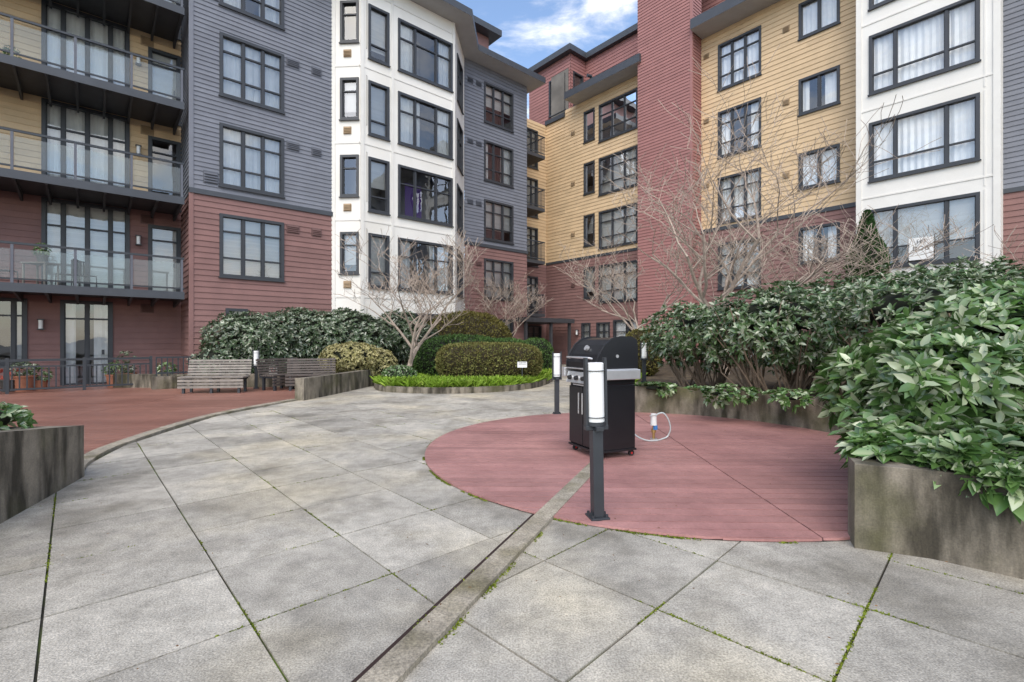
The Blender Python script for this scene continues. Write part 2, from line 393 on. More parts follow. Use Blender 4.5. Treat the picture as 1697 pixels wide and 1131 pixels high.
facade(GL,fs2,0,L2,[(0,15.3,'white_cladding','m_white',0)],[W(.6,1.9,z-2,z,(.5,),(.66,)) for z in tops])
aE=a_at(bG2,873); f=frA(bG2)
ww=[W(a_at(bG2,803),a_at(bG2,849),z-1.95,z,(.33,.66),(.3,.72),fill=ff) for z,ff in ((5.55,'blind'),(8.55,'half'),(11.55,'sides'),(14.5,'half'))]+[W(a_at(bG2,803),a_at(bG2,849),.7,2.5,(.5,),())]
facade(GL,f,a2+1.8,aE,[(0,BZ,'siding_red','m_red',.185),(BZ+.16,15.3,'siding_grey','m_grey',.17)],ww)
fbox(GL,'belt_course','m_roof',f,a2+1.8,aE+.04,0,.06,BZ,BZ+.16)
for k in range(4):
    for u in (779,793): vent(GL,f,a_at(bG2,u),5.3+3*k,.34,.26,'m_ventred' if k==0 else 'm_vent')
fe=Fr(AB(aE,bG2),(-Ay,Ax),(Ax,Ay)); facade(GL,fe,0,4.0,[(0,BZ,'siding_red','m_red',.185),(BZ,15.3,'siding_grey','m_grey',.17)],[])
slab(GL,'roof_eaves','m_roof',[AB(-8,17.6),AB(aR-.3,17.6),AB(7.35,16.75),AB(a2+.35,16.75),AB(a2+2.0,18.5),AB(aE+.55,18.5),AB(aE+.55,24),AB(-8,24)],15.32,15.62,'eave_soffit')
for (x0,x1,y0,y1,z0,z1,part,m) in [(-6,17.3,22.0,26,15.6,18.95,'penthouse_walls','m_red'),(-6,17.8,21.4,26,18.96,19.3,'penthouse_roof','m_roof')]:
    slab(GL,part,m,[AB(x0,y0),AB(x1,y0),AB(x1,y1),AB(x0,y1)],z0,z1)
GL.done()

# ============================ RIGHT WING
GR=Group('apartment_building')
aY=21.5; aT=20.67; aW=20.4
f=frB(aY); bc=21.5
bT0=b_at(aT,1057); bT1=b_at(aY,1162)
ww=[]
rows=[5.6,8.6,11.6,14.6]
for i,z in enumerate(rows):
    ww.append(W(b_at(aY,910),b_at(aY,940),z-1.9,z,(.5,),(.7,),fill='half'))
    ww.append(W(b_at(aY,969),b_at(aY,985),z-1.7,z,(),(),fill='half'))
    ww.append(W(b_at(aY,994),b_at(aY,1056),z-2.0,z,(.33,.66),(.3,.72),fill='blind' if i!=3 else 'half'))
ww.append(W(b_at(aY,1018),b_at(aY,1062),.5,2.5,(.5,),(.7,)))
ww.append(W(b_at(aY,965),b_at(aY,978),0.05,2.4,(),(.8,),door=True)); ww.append(W(b_at(aY,990),b_at(aY,1010),0.05,2.4,(.5,),(.8,)))
bl=b_at(aY,937)
facade(GR,f,bT0-.6,bl,[(0,BZ,'siding_red','m_red',.185),(BZ+.14,15.3,'siding_yellow','m_yellow',.2)],[w for w in ww if w['s1']<=bl])
facade(GR,f,bl,bc,[(0,BZ,'siding_red','m_red',.185),(BZ+.14,14.9,'siding_yellow','m_yellow',.2)],[w for w in ww if w['s0']>=bl-.02])
fbox(GR,'belt_course','m_roof',f,bT0,bc,0,.05,BZ,BZ+.14)
fbox(GR,'parapet_cap','m_roof',f,bl+.02,bc,-.2,.12,14.9,15.15)
for z in rows: vent(GR,f,b_at(aY,950),z-.9,.3,.26,'m_ventyel' if z>6 else 'm_ventred')
for u in (1062,958): walllamp(GR,f,b_at(aY,u),1.9)
slab(GR,'roof_eaves','m_roof',[AB(20.5,bT0-.2),AB(20.5,19.05),AB(23.3,19.05),AB(23.3,bT0-.2)],15.32,15.72,'eave_soffit')
f=frA(bc)
ww=[W(a_at(bc,872),a_at(bc,890),3*k+.02,3*k+2.3,(.5,),(.8,),fill='half') for k in range(1,5)]+[W(a_at(bc,865),a_at(bc,896),.02,2.3,(.33,.66),(.8,),fill='dark',door=True)]
facade(GR,f,aE,aY,[(0,BZ,'siding_red','m_red',.185),(BZ,14.9,'siding_yellow','m_yellow',.2)],ww)
for k in range(1,5):
    z=3*k-.05; a0,a1=aE+.02,19.5
    fbox(GR,'balcony_decks','m_deckslab',f,a0,a1,.03,1.9,z-.18,z)
    fbox(GR,'balcony_rails','m_darkmetal',f,a0,a1,1.85,1.9,z+1.05,z+1.1); fbox(GR,'balcony_rails','m_darkmetal',f,a0,a1,1.86,1.89,z+.1,z+.14)
    x=a0
    while x<a1: fbox(GR,'balcony_rails','m_darkmetal',f,x,x+.02,1.865,1.885,z,z+1.05); x+=.11
    y=.1
    while y<1.85: fbox(GR,'balcony_rails','m_darkmetal',f,a1-.02,a1,y,y+.02,z,z+1.05); y+=.11
    fbox(GR,'balcony_rails','m_darkmetal',f,a1-.045,a1+.005,.04,1.9,z+1.052,z+1.102)
fbox(GR,'entrance_canopy','m_deckslab',f,aE-.8,20.9,.05,2.9,2.42,2.66)
for s_ in (aE-.6,19.2,20.7): fbox(GR,'entrance_posts','m_deckslab',f,s_-.07,s_+.07,2.6,2.74,0,2.415)
facade(GR,frB(aT),bT1,bT0,[(0,19.5,'tower_siding','m_tower',.15)],[])
ft=Fr(AB(aT,bT1),(Ax,Ay),(Ay,-Ax)); facade(GR,ft,0,aY-aT,[(0,19.5,'tower_siding','m_tower',.15)],[])
ft=Fr(AB(aT,bT0),(Ax,Ay),(-Ay,Ax)); facade(GR,ft,0,3,[(0,19.5,'tower_siding','m_tower',.15)],[])
fbox(GR,'tower_corner_boards','m_tower',frB(aT),bT1-.03,bT1+.1,-.05,.03,0,19.5)
slab(GR,'tower_cap','m_roof',[AB(aT-.3,bT1-.3),AB(aT-.3,bT0+.3),AB(aT+3,bT0+.3),AB(aT+3,bT1-.3)],19.5,19.8)
f=frB(aY); bW0=b_at(aW,1420); bW1=b_at(aW,1657)
ww=[]
for i,z in enumerate([5.78,8.76,11.75,14.8]):
    ww.append(W(b_at(aY,1260),b_at(aY,1192),z-2.0,z,(.36,.68),(.3,.74),fill=['blind','curtain','sides','curtain'][i]))
    zt=z+.12; ww.append(W(b_at(aY,1390),b_at(aY,1326),zt-1.35,zt,(.5,),(),fill='curtain' if i%2 else 'sides'))
ww.append(W(b_at(aY,1260),b_at(aY,1192),.6,2.6,(.36,.68),(.74,)))
BY=6.42
facade(GR,f,bW0,bT1,[(0,BY,'siding_red','m_red',.185),(BY+.16,15.5,'siding_yellow','m_yellow',.2)],ww)
fbox(GR,'belt_course','m_roof',f,bW0,bT1,0,.05,BY,BY+.16)
for z in (5.2,8.2,11.2,14.2):
    vent(GR,f,b_at(aY,1303),z,.26,.26,'m_ventyel' if z>6 else 'm_ventred'); vent(GR,f,b_at(aY,1171),z+.4,.26,.24,'m_ventyel' if z>6 else 'm_ventred')
slab(GR,'roof_eaves','m_roof',[AB(20.4,bW0),AB(20.4,bT1-.05),AB(24,bT1-.05),AB(24,bW0)],15.5,15.95,'eave_soffit')
f=frB(aW)
ww=[W(b_at(aW,1621),b_at(aW,1443),z-1.95,z,(.27,.75),(.32,),fill=fl_) for z,fl_ in zip([2.9,5.9,8.92,11.94,14.9],['dark','half','curtain','curtain','curtain'])]
facade(GR,f,bW1,bW0,[(0,16,'white_cladding','m_white',0)],ww)
for z in [3.3,6.35,9.4,12.4]: fbox(GR,'white_reveals','m_trimwhite',f,bW1-.02,bW0+.02,0,.02,z,z+.05)
for b_ in (bW1,bW0-.12): fbox(GR,'white_corner_trim','m_trimwhite',f,b_-.02,b_+.14,-.05,.03,0,16)
for (b0_,z) in [(b_at(aW,1632),z) for z in (3.1,6.1,9.1,12.1)]: fbox(GR,'white_panel_joints','m_trimwhite',f,b0_-.02,b0_+.02,0,.012,z,z+2.9)
ft=Fr(AB(aW,bW1),(Ax,Ay),(Ay,-Ax)); facade(GR,ft,0,1.1,[(0,16,'white_cladding','m_white',0)],[])
f=frB(aY)
facade(GR,f,-14,bW1,[(0,6.0,'siding_red','m_red',.185),(6.14,16,'siding_grey','m_grey',.16)],[W(-3.2,-1.2,z-2,z) for z in (5.6,8.6,11.6,14.6)])
fbox(GR,'belt_course','m_roof',f,-14,bW1,0,.05,6.0,6.14)
slab(GR,'roof_eaves','m_roof',[AB(19.6,-14),AB(19.6,bW0-.005),AB(24,bW0-.005),AB(24,-14)],16.0,16.3,'eave_soffit')
f=frB(22.0); 
facade(GR,f,19.9,23.6,[(14.8,18.95,'penthouse_siding','m_tower',.2)],[W(b_at(22.,937),b_at(22.,911),15.7,17.9,(.5,),(.3,.7),fill='half')])
ft=Fr(AB(22,19.9),(Ax,Ay),(Ay,-Ax)); facade(GR,ft,0,1.4,[(14.8,18.95,'penthouse_siding','m_tower',.2)],[W(.25,1.1,15.7,17.9,(),(),fill='dark')])
facade(GR,frB(23.4),11,19.9,[(14.8,18.95,'penthouse_siding','m_tower',.2)],[])
slab(GR,'penthouse_roof','m_roof',[AB(21.6,19.6),AB(23.1,19.6),AB(23.1,11),AB(27,11),AB(27,24),AB(21.6,24)],18.95,19.3)
GR.done()
g=Group('roof_exhaust_vent',(*AB(21.2,17.5),15.72)); g.tube('duct','m_roof',[(0,0,0),(0,0,.35),(-.15,-.1,.5),(-.35,-.2,.48)],.09,8); g.done()

# ============================ ground
def clip(poly,a,b,c):
    out=[]; n=len(poly)
    for i in range(n):
        p=poly[i];q=poly[(i+1)%n]; dp=a*p[0]+b*p[1]-c; dq=a*q[0]+b*q[1]-c
        if dp<=0: out.append(p)
        if (dp<0<dq) or (dq<0<dp):
            t=dp/(dp-dq); out.append((p[0]+(q[0]-p[0])*t,p[1]+(q[1]-p[1])*t))
    return out
def area(p): return .5*sum(p[i][0]*p[(i+1)%len(p)][1]-p[(i+1)%len(p)][0]*p[i][1] for i in range(len(p)))
def tiles(V,Fc,poly,ang,ox,oy,w,h,gap,zt,th,jit=.0):
    d=(math.cos(ang),math.sin(ang)); e=(-d[1],d[0])
    us=[(x-ox)*d[0]+(y-oy)*d[1] for x,y in poly]; vs=[(x-ox)*e[0]+(y-oy)*e[1] for x,y in poly]
    i0,i1=math.floor(min(us)/w),math.ceil(max(us)/w); j0,j1=math.floor(min(vs)/h),math.ceil(max(vs)/h)
    for j in range(j0,j1):
        row=poly
        c0=ox*e[0]+oy*e[1]
        row=clip(row,e[0],e[1],c0+(j+1)*h-gap/2)
        if len(row)>2: row=clip(row,-e[0],-e[1],-(c0+j*h+gap/2))
        if len(row)<3: continue
        for i in range(i0,i1):
            k0=ox*d[0]+oy*d[1]
            c=clip(row,d[0],d[1],k0+(i+1)*w-gap/2)
            if len(c)>2: c=clip(c,-d[0],-d[1],-(k0+i*w+gap/2))
            if len(c)<3 or abs(area(c))<1e-3: continue
            n=len(c); o=len(V); z=zt+random.uniform(-jit,jit)
            V+= [(x,y,z) for x,y in c]+[(x,y,z-th) for x,y in c]
            Fc.append(tuple(o+q for q in range(n)))
            for q in range(n): Fc.append((o+q,o+n+q,o+n+(q+1)%n,o+(q+1)%n))
def single(name,V,Fc,m,sm=False):
    o=mkmesh(name,V,Fc,m,sm); COL.objects.link(o); return o
single('ground',[(-300,-300,-.06),(300,-300,-.06),(300,300,-.06),(-300,300,-.06)],[(0,1,2,3)],'m_ground')
single('paving_joint_bed',[(-20,-4,-.012),(14,-4,-.012),(14,32,-.012),(-20,32,-.012)],[(0,1,2,3)],'m_paverbase')
S0=(-1.9,-1.2);S1=(.85,5.2)
left=[S0,S1,(1.9,9),(3.4,10),(4.5,31),(-4.0,31),(-4.0,20),(-5.05,11.4),(-5.5,8.96),(-5.2,6.5),(-4.8,5.46),(-4.45,5.0),(-3.95,3.7),(-3.6,2),(-3.6,-1.2)]
right=[S0,(6,-1.2),(6,6),(1.5,6),S1]
V=[];Fc=[]
ox,oy=gp(475,1125)
aL_=math.radians(42.3); e=(-math.sin(aL_),math.cos(aL_)); qx,qy=gp(650,950); tt=(qx-ox)*e[0]+(qy-oy)*e[1]; ox+=e[0]*tt; oy+=e[1]*tt
LG=(aL_,ox,oy)
tiles(V,Fc,left,aL_,ox,oy,.77,.77,.012,0,.05,.0020)
aR_=math.radians(45.3); ox2,oy2=gp(1380,1131); d=(math.cos(aR_),math.sin(aR_)); qx,qy=gp(1075,1003); tt=(qx-ox2)*d[0]+(qy-oy2)*d[1]; ox2+=d[0]*tt; oy2+=d[1]*tt
tiles(V,Fc,right,aR_,ox2,oy2,.78,.78,.012,0,.05,.0020)
o=single('stone_paving',V,Fc,'m_paver')
C=(1.9,6.35);R=3.0
circ=[(C[0]+R*math.cos(2*math.pi*i/96),C[1]+R*math.sin(2*math.pi*i/96)) for i in range(96)]
gD=Group('round_wood_deck')
gD.poly('deck_bed','m_gap',[(x,y,.004) for x,y in circ],[tuple(range(96))])
V=[];Fc=[]; tiles(V,Fc,circ,math.radians(-1.5),C[0]+.35,C[1],3.7,.142,.013,.024,.018,.0008); gD.poly('deck_boards','m_reddeck',V,Fc); gD.done()
ld=[(-5.18,11.4),(-5.66,8.96),(-5.36,6.5),(-4.96,5.46),(-4.6,5.0),(-5.6,4.6),(-9,4.4),(-16,6),(-18,12),(-12.2,17),(-8.5,18),(-4.2,20)]
gD=Group('wood_terrace')
gD.poly('deck_bed','m_gap',[(x,y,.004) for x,y in ld],[tuple(range(len(ld)))])
V=[];Fc=[]; tiles(V,Fc,ld,math.radians(4),0,5,3.9,.142,.011,.022,.016,.0008); gD.poly('deck_boards','m_browndeck',V,Fc); gD.done()
def ribbon(G,part,m,pts,w,z0,z1,offs=0):
    P=[]
    n=len(pts)
    for i in range(n):
        a=Vector(pts[max(i-1,0)]);b=Vector(pts[min(i+1,n-1)]); t=(b-a).normalized(); nn=Vector((-t.y,t.x)); p=Vector(pts[i])
        l=p+nn*(w/2+offs); r=p-nn*(w/2-offs)
        P+= [(l.x,l.y,z0),(r.x,r.y,z0),(r.x,r.y,z1),(l.x,l.y,z1)]
    Fc=[]
    for i in range(n-1):
        for k in range(4): Fc.append((4*i+k,4*i+(k+1)%4,4*i+4+(k+1)%4,4*i+4+k))
    Fc+= [(0,1,2,3),(4*n-1,4*n-2,4*n-3,4*n-4)]
    G.poly(part,m,P,Fc)
def smooth(pts,k=6):
    out=[]; n=len(pts)
    for i in range(n-1):
        p0=Vector(pts[max(i-1,0)]);p1=Vector(pts[i]);p2=Vector(pts[i+1]);p3=Vector(pts[min(i+2,n-1)])
        for j in range(k):
            t=j/k; q=.5*((2*p1)+(p2-p0)*t+(2*p0-5*p1+4*p2-p3)*t*t+(3*p1-p0-3*p2+p3)*t**3); out.append(tuple(q))
    out.append(tuple(pts[-1])); return out
g=Group('concrete_edging'); 
ribbon(g,'strip','m_curb',[S0,(-.53,1.98),(.19,3.66),(.85,5.2),(.98,5.5)],.145,-.02,.030)
ribbon(g,'strip_gap','m_gap',[(S0[0]-.09,S0[1]+.035),(.76,5.24)],.035,-.02,.004)
ribbon(g,'arc','m_curb',smooth([(-4.5,4.95),(-4.88,5.46),(-5.28,6.5),(-5.58,8.96),(-5.12,11.4)]),.17,-.02,.036)
g.done()
def wall(name,pts,w,z0,z1,m='m_concrete'):
    g=Group(name); ribbon(g,'wall_body',m,pts,w,z0,z1); g.p['wall_body'][4]=.008; g.done(); return g
arc=[(C[0]+(R+.09)*math.cos(math.radians(t)),C[1]+(R+.09)*math.sin(math.radians(t))) for t in range(-79,101,4)]
wall('planter_wall',arc,.18,-.02,.53)
wall('planter_wall',smooth([(1.22,9.55),(2.2,10.6),(3.3,14),(3.6,19),(4.2,24)]),.2,-.02,.42)
wall('planter_wall',[(2.36,3.36),(2.75,3.18),(3.14,2.84),(4.2,1.5),(5,.2)],.2,-.02,.57)
soil=[(2.45,3.4)]+[(x*1.0,y*1.0) for x,y in arc[1:-1]]+[(2.2,10.5),(3.3,14),(3.6,19),(4.2,24),(8,24),(19,12),(20,0),(8,-3),(5,.2),(4.2,1.5),(3.14,2.8)]
single('planter_soil',[(x,y,.40) for x,y in soil],[tuple(range(len(soil)))],'m_soil')
g=Group('planter_wall')
P=[(-4.42,4.98),(-3.92,3.7),(-3.5,2.2),(-3.3,.5)]; zt=[.53,.70,.72,.72]
V=[]
for (x,y),z in zip(P,zt): V+= [(x,y,-.02),(x,y,z),(x-.2,y-.03,z),(x-.2,y-.03,-.02)]
Fc=[]
for i in range(3):
    for k in range(3): Fc.append((4*i+k,4*i+k+1,4*i+5+k,4*i+4+k))
Fc.append((0,3,2,1)); g.poly('wall_body','m_concrete',V,Fc)
g.poly('wall_end','m_concrete',[(-4.42,4.985,-.02),(-7,4.6,-.02),(-7,4.6,.53),(-4.42,4.985,.53),(-4.45,4.8,-.02),(-7,4.4,-.02),(-7,4.4,.53),(-4.45,4.8,.53)],[(0,1,2,3),(4,5,6,7),(3,2,6,7),(0,3,7,4)])
g.done()
single('planter_soil',[(-4.6,4.8,.45),(-4.0,3.6,.6),(-3.6,2,.6),(-3.4,.5,.6),(-9,.5,.6),(-9,4.4,.45)],[(0,1,2,3,4,5)],'m_soil')
wall('ramp_wall',smooth([(-5.0,11.35),(-4.7,13.2),(-4.35,16),(-4.1,19.5),(-4.1,22)]),.22,-.02,.52)
isl=smooth([(-4.1,14.6),(-3.4,13.3),(-1.6,12.9),(0.2,13.8),(1.15,16),(1.5,19),(1.0,22),(-1,24.5),(-4,24)])
g=Group('planting_bed'); ribbon(g,'kerb','m_concrete',isl,.16,-.02,.16)
g.poly('soil','m_soil',[(x,y,.10) for x,y in isl],[tuple(range(len(isl)))]); g.done()
wall('planter_wall',[(-11.8,14.4),(-9.6,14.2),(-8.9,14.35),(-7.2,14.5),(-4.9,14.9)],.2,-.02,.42)
single('planter_soil',[(-11.8,14.45,.3),(-8.9,14.4,.3),(-7.2,14.5,.3),(-4.6,15,.3),(-4.3,20,.3),(0,25,.3),(-10.5,17.6,.3)],[(0,1,2,3,4,5,6)],'m_soil')

# ============================ vegetation
def leafmesh(name,parts,m,base,dirs,nor,L,Wd,droop=.15,fold=.15,core=None,stems=None,coremat='m_core'):
    n=len(base)
    L=np.asarray(L).reshape(-1,1)*np.ones((n,1)); Wd=np.asarray(Wd).reshape(-1,1)*np.ones((n,1))
    d=dirs/np.linalg.norm(dirs,axis=1,keepdims=True)
    s=np.cross(d,nor); s/=np.maximum(np.linalg.norm(s,axis=1,keepdims=True),1e-6)
    m_=np.cross(s,d)
    dz=np.array([[0,0,-1.]])
    v0=base
    v1=base+d*L*.33+s*Wd*.5+m_*Wd*fold+dz*L*droop*.1
    v2=base+d*L*.70+s*Wd*.42+m_*Wd*fold+dz*L*droop*.45
    v3=base+d*L+dz*L*droop
    v4=base+d*L*.70-s*Wd*.42+m_*Wd*fold+dz*L*droop*.45
    v5=base+d*L*.33-s*Wd*.5+m_*Wd*fold+dz*L*droop*.1
    V=np.stack([v0,v1,v2,v3,v4,v5],1).reshape(-1,3)
    me=bpy.data.meshes.new(parts)
    i=np.arange(n)[:,None]*6
    Fc=np.concatenate([i+np.array([[0,1,2,3]]),i+np.array([[0,3,4,5]])],1).reshape(-1)
    nf=2*n
    me.vertices.add(len(V)); me.vertices.foreach_set('co',V.reshape(-1).astype(np.float32))
    me.loops.add(4*nf); me.loops.foreach_set('vertex_index',Fc.astype(np.int32))
    me.polygons.add(nf); me.polygons.foreach_set('loop_start',(np.arange(nf)*4).astype(np.int32)); 
    try: me.polygons.foreach_set('loop_total',np.full(nf,4,dtype=np.int32))
    except Exception: pass
    me.update(calc_edges=True); me.validate(); me.materials.append(MATS[m])
    g=Group(name); o=bpy.data.objects.new(parts,me); o.parent=g.e; COL.objects.link(o)
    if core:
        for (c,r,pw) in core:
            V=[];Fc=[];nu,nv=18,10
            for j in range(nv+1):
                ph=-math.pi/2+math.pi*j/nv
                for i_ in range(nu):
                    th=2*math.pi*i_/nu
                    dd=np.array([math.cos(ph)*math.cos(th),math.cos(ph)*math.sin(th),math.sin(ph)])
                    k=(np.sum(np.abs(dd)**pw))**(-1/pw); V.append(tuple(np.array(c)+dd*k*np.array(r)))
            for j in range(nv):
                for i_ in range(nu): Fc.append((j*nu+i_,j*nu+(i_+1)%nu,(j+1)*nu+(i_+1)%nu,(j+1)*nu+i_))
            g.poly('dark_core',coremat,V,Fc,True)  # added solid blob, near-black like a shaded inside, blocks the view through the leaves
    if stems:
        for pts,rs in stems: g.tube('stems','m_stem',pts,rs,5,False)
    g.done(); return g
def lump(p,f=1.7,seed=0.):
    return (np.sin(p[:,0]*f*1.3+seed)+np.sin(p[:,1]*f*1.7+seed*2+1)+np.sin(p[:,2]*f*2.1+seed*3)+.6*np.sin((p[:,0]+p[:,2])*f*3.7+seed)+.6*np.sin((p[:,1]-p[:,0])*f*4.3+2*seed))/4.2
def blob(ells,n,rmin=.8,amp=.12,pw=2.,zmin=None,freq=1.7):
    P=[];Nn=[]
    ar=np.array([r[0]*r[1]+r[0]*r[2]+r[1]*r[2] for c,r in ells]); ar=ar/ar.sum()
    for (c,r),w in zip(ells,ar):
        k=int(n*w*1.5); c=np.array(c);r=np.array(r)
        d=rng.normal(size=(k,3)); d/=np.linalg.norm(d,axis=1,keepdims=True)
        kk=(np.sum(np.abs(d)**pw,axis=1,keepdims=True))**(-1/pw)
        rad=rmin+(1-rmin)*rng.random((k,1))**.6
        p=c+d*kk*r*rad
        p=c+(p-c)*(1+amp*lump(p,freq,c[0])[:,None])
        nn=np.sign(d)*np.abs(d*kk)**(pw-1)/r; nn/=np.linalg.norm(nn,axis=1,keepdims=True)
        keep=np.ones(k,bool)
        for (c2,r2) in ells:
            if c2 is not c and not np.allclose(c2,c):
                q=(np.abs((p-np.array(c2))/np.array(r2))**pw).sum(1); keep&=q>.62
        if zmin is not None: keep&=p[:,2]>zmin+.15*np.sin(p[:,0]*5+p[:,1]*3)
        P.append(p[keep]);Nn.append(nn[keep])
    P=np.concatenate(P);Nn=np.concatenate(Nn)
    if len(P)>n: i=rng.permutation(len(P))[:n]; P=P[i];Nn=Nn[i]
    return P,Nn
def rosette(P,Nn,k,up=.5,spread=1.0):
    ax=Nn+np.array([[0,0,up]])+rng.normal(size=P.shape)*.25; ax/=np.linalg.norm(ax,axis=1,keepdims=True)
    ref=np.where(np.abs(ax[:,2:3])<.9,np.array([[0,0,1.]]),np.array([[1.,0,0]]))
    t=np.cross(ax,ref); t/=np.linalg.norm(t,axis=1,keepdims=True); b=np.cross(ax,t)
    n=len(P); ph=rng.random(n)*6.28
    B=[];D=[];NN=[]
    for i in range(k):
        an=ph+2*np.pi*i/k+rng.normal(size=n)*.25; sp=spread*(.6+.8*rng.random(n))
        dr=ax*.6+(t*np.cos(an)[:,None]+b*np.sin(an)[:,None])*sp[:,None]
        B.append(P); D.append(dr); NN.append(ax+rng.normal(size=(n,3))*.3)
    return np.concatenate(B),np.concatenate(D),np.concatenate(NN)
def rhodo(name,ells,n,k,L,Wd,m,core=.72,zmin=None,stems=12,up=.5,droop=.15,base=.4,amp=.14,rmin=.72,coreup=.05,corez=1.,root=.3):
    P,Nn=blob(ells,n,rmin,amp,2.,zmin,2.3)
    B,D,NN=rosette(P,Nn,k,up)
    Ls=L*(.6+.7*rng.random(len(B)))
    st=[]
    for (c,r) in ells:
        for i in range(stems):
            an=rng.random()*6.28; rr=rng.uniform(.5,.95); q=(c[0]+r[0]*rr*math.cos(an),c[1]+r[1]*rr*math.sin(an),c[2]+rng.uniform(-.3,.6)*r[2])
            b0=(c[0]+r[0]*root*math.cos(an+.5),c[1]+r[1]*root*math.sin(an+.5),base)
            mid=tuple((np.array(q)+np.array(b0))/2+rng.normal(size=3)*.1)
            st.append(([b0,mid,q],[.020,.014,.007]))
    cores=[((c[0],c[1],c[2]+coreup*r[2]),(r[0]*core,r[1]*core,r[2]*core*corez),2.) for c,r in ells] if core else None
    return leafmesh(name,'leaves',m,B,D,NN,Ls,Ls*Wd/L,droop,.14,cores,st)
rhodo('rhododendron_shrub',[((4.0,10.2,1.45),(1.15,1.0,.80)),((4.7,8.7,1.62),(1.35,1.1,.78)),((6.3,9.7,1.7),(1.6,1.3,.95)),((5.9,7.0,1.62),(1.2,1.3,.85)),((7.6,8.0,1.7),(1.6,1.6,1.05)),((9.6,9.0,1.7),(1.6,1.6,1.1))],8000,7,.108,.038,'l_rhodo',.52,.95,44,.5,.10,.4,.32,.55,.25,.7,.35)
rhodo('rhododendron_shrub',[((3.62,4.15,1.0),(.80,.65,.52)),((4.7,4.7,1.25),(1.0,.8,.78)),((4.4,3.2,.9),(.75,.6,.5))],2300,7,.140,.050,'l_near',.56,.55,26,.5,.12,.4,.34,.55,.2,.8)
rhodo('rhododendron_shrub',[((3.25,3.31,.60),(.58,.30,.18)),((3.0,3.75,.62),(.4,.3,.18)),((3.9,2.6,.65),(.5,.3,.2)),((2.75,3.48,.58),(.24,.22,.12)),((3.15,3.0,.54),(.3,.2,.12))],640,8,.14,.060,'l_near',.45,.42,0,.8,.25,.4,.25)
rhodo('groundcover_plant',[((3.6,8.2,.5),(.7,.25,.12)),((2.7,9.2,.5),(.5,.3,.12)),((4.4,7.6,.5),(.35,.35,.12))],220,7,.10,.05,'l_near',.3,.42,0,.8,.2,.4,.3)
rhodo('rhododendron_shrub',[((-8.3,15.7,1.35),(1.5,1.0,1.0)),((-7.0,16.3,1.5),(1.3,1.0,.95)),((-5.6,16.8,1.45),(1.4,1.0,1.0)),((-4.3,18.3,1.5),(1.3,1.0,1.0))],6500,6,.13,.045,'l_rhodo_far',.76,.4,4,.5,.12,.3,.30)
rhodo('rhododendron_shrub',[((-9.2,14.9,.75),(.7,.4,.4)),((-3.9,20.5,1.3),(1.4,1.1,1.0))],1300,6,.12,.04,'l_rhodo_far',.80,.3,3,.5,.15,.3,.2)
rhodo('variegated_shrub',[((-4.95,15.0,.9),(.85,.6,.5)),((-5.4,15.2,.8),(.6,.5,.5)),((-4.3,15.4,.7),(.6,.5,.45))],2200,5,.075,.032,'l_yellow',.75,.3,2,.4,.1,.3,.22)
rhodo('evergreen_shrub',[((-5.2,4.72,.62),(.42,.28,.20)),((-5.9,4.6,.65),(.5,.3,.25))],260,7,.09,.036,'l_near',.6,.4,2,.6,.2,.4)
def hedge(name,ells,n,L,m,pw=2.,amp=.03,coremat='m_corebrown',zmin=.05):
    P,Nn=blob(ells,n,.90,amp,pw,zmin,1.6)
    k=len(P); D=Nn*.6+rng.normal(size=(k,3))*.6+np.array([[0,0,.25]]); NN=rng.normal(size=(k,3))+Nn
    Ls=L*(.6+.8*rng.random(k))
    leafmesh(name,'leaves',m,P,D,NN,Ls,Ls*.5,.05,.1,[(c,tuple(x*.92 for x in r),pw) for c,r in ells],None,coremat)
hedge('clipped_hedge',[((-2.1,21,1.0),(2.2,1.5,1.65))],15000,.085,'l_hedgeolive',2.3,.05)
hedge('clipped_hedge',[((-1.9,17.6,.75),(1.75,1.3,.85)),((-.4,17.8,.75),(1.3,1.2,.75))],15000,.075,'l_hedgegreen',2.4,.05,'m_core')
hedge('clipped_hedge',[((-.72,15.3,.75),(1.62,.85,.58))],16000,.060,'l_hedgebox',3.6,.035)
hedge('clipped_hedge',[((.95,18.8,.8),(.65,.7,.7))],5000,.06,'l_hedgegreen',2.6,.03,'m_core')
hedge('clipped_hedge',[((3.75,14,1.05),(.55,.55,.7))],5000,.055,'l_hedgeolive',2.4,.05)
hedge('low_shrub',[((-3.4,14.6,.35),(.5,.4,.3)),((1.9,11.6,.6),(.3,.3,.25))],2500,.06,'l_near',2.,.1,'m_core')
cx=[]
while len(cx)<1300:
    t=rng.random(); i=int(t*30); q=isl[min(i,len(isl)-1)]; c0=(-1.3,17.0); s_=rng.uniform(.0,.36)
    x=q[0]+(c0[0]-q[0])*(.03+s_); y=q[1]+(c0[1]-q[1])*(.03+s_)
    cx.append((x+rng.normal()*.05,y+rng.normal()*.05))
B=[];D=[]
for (x,y) in cx:
    for j in range(14):
        an=rng.random()*6.28; B.append((x+.05*math.cos(an),y+.05*math.sin(an),.1)); D.append((math.cos(an)*.45,math.sin(an)*.45,.8))
B=np.array(B);D=np.array(D)+rng.normal(size=(len(B),3))*.15
leafmesh('groundcover_grass','blades','l_strap',B,D,rng.normal(size=(len(B),3)),.40*(.5+.8*rng.random(len(B))),.030,.35,.05)
B=[];D=[]
for i in range(260):
    t=rng.random(); x=1.8+1.4*t+rng.uniform(0,.6); y=10.1+4*t+rng.normal()*.2
    for j in range(8):
        an=rng.random()*6.28; B.append((x,y,.38)); D.append((math.cos(an)*.5,math.sin(an)*.5,.7))
leafmesh('groundcover_grass','blades','l_strap',np.array(B),np.array(D),rng.normal(size=(len(B),3)),.27,.03,.3,.05)
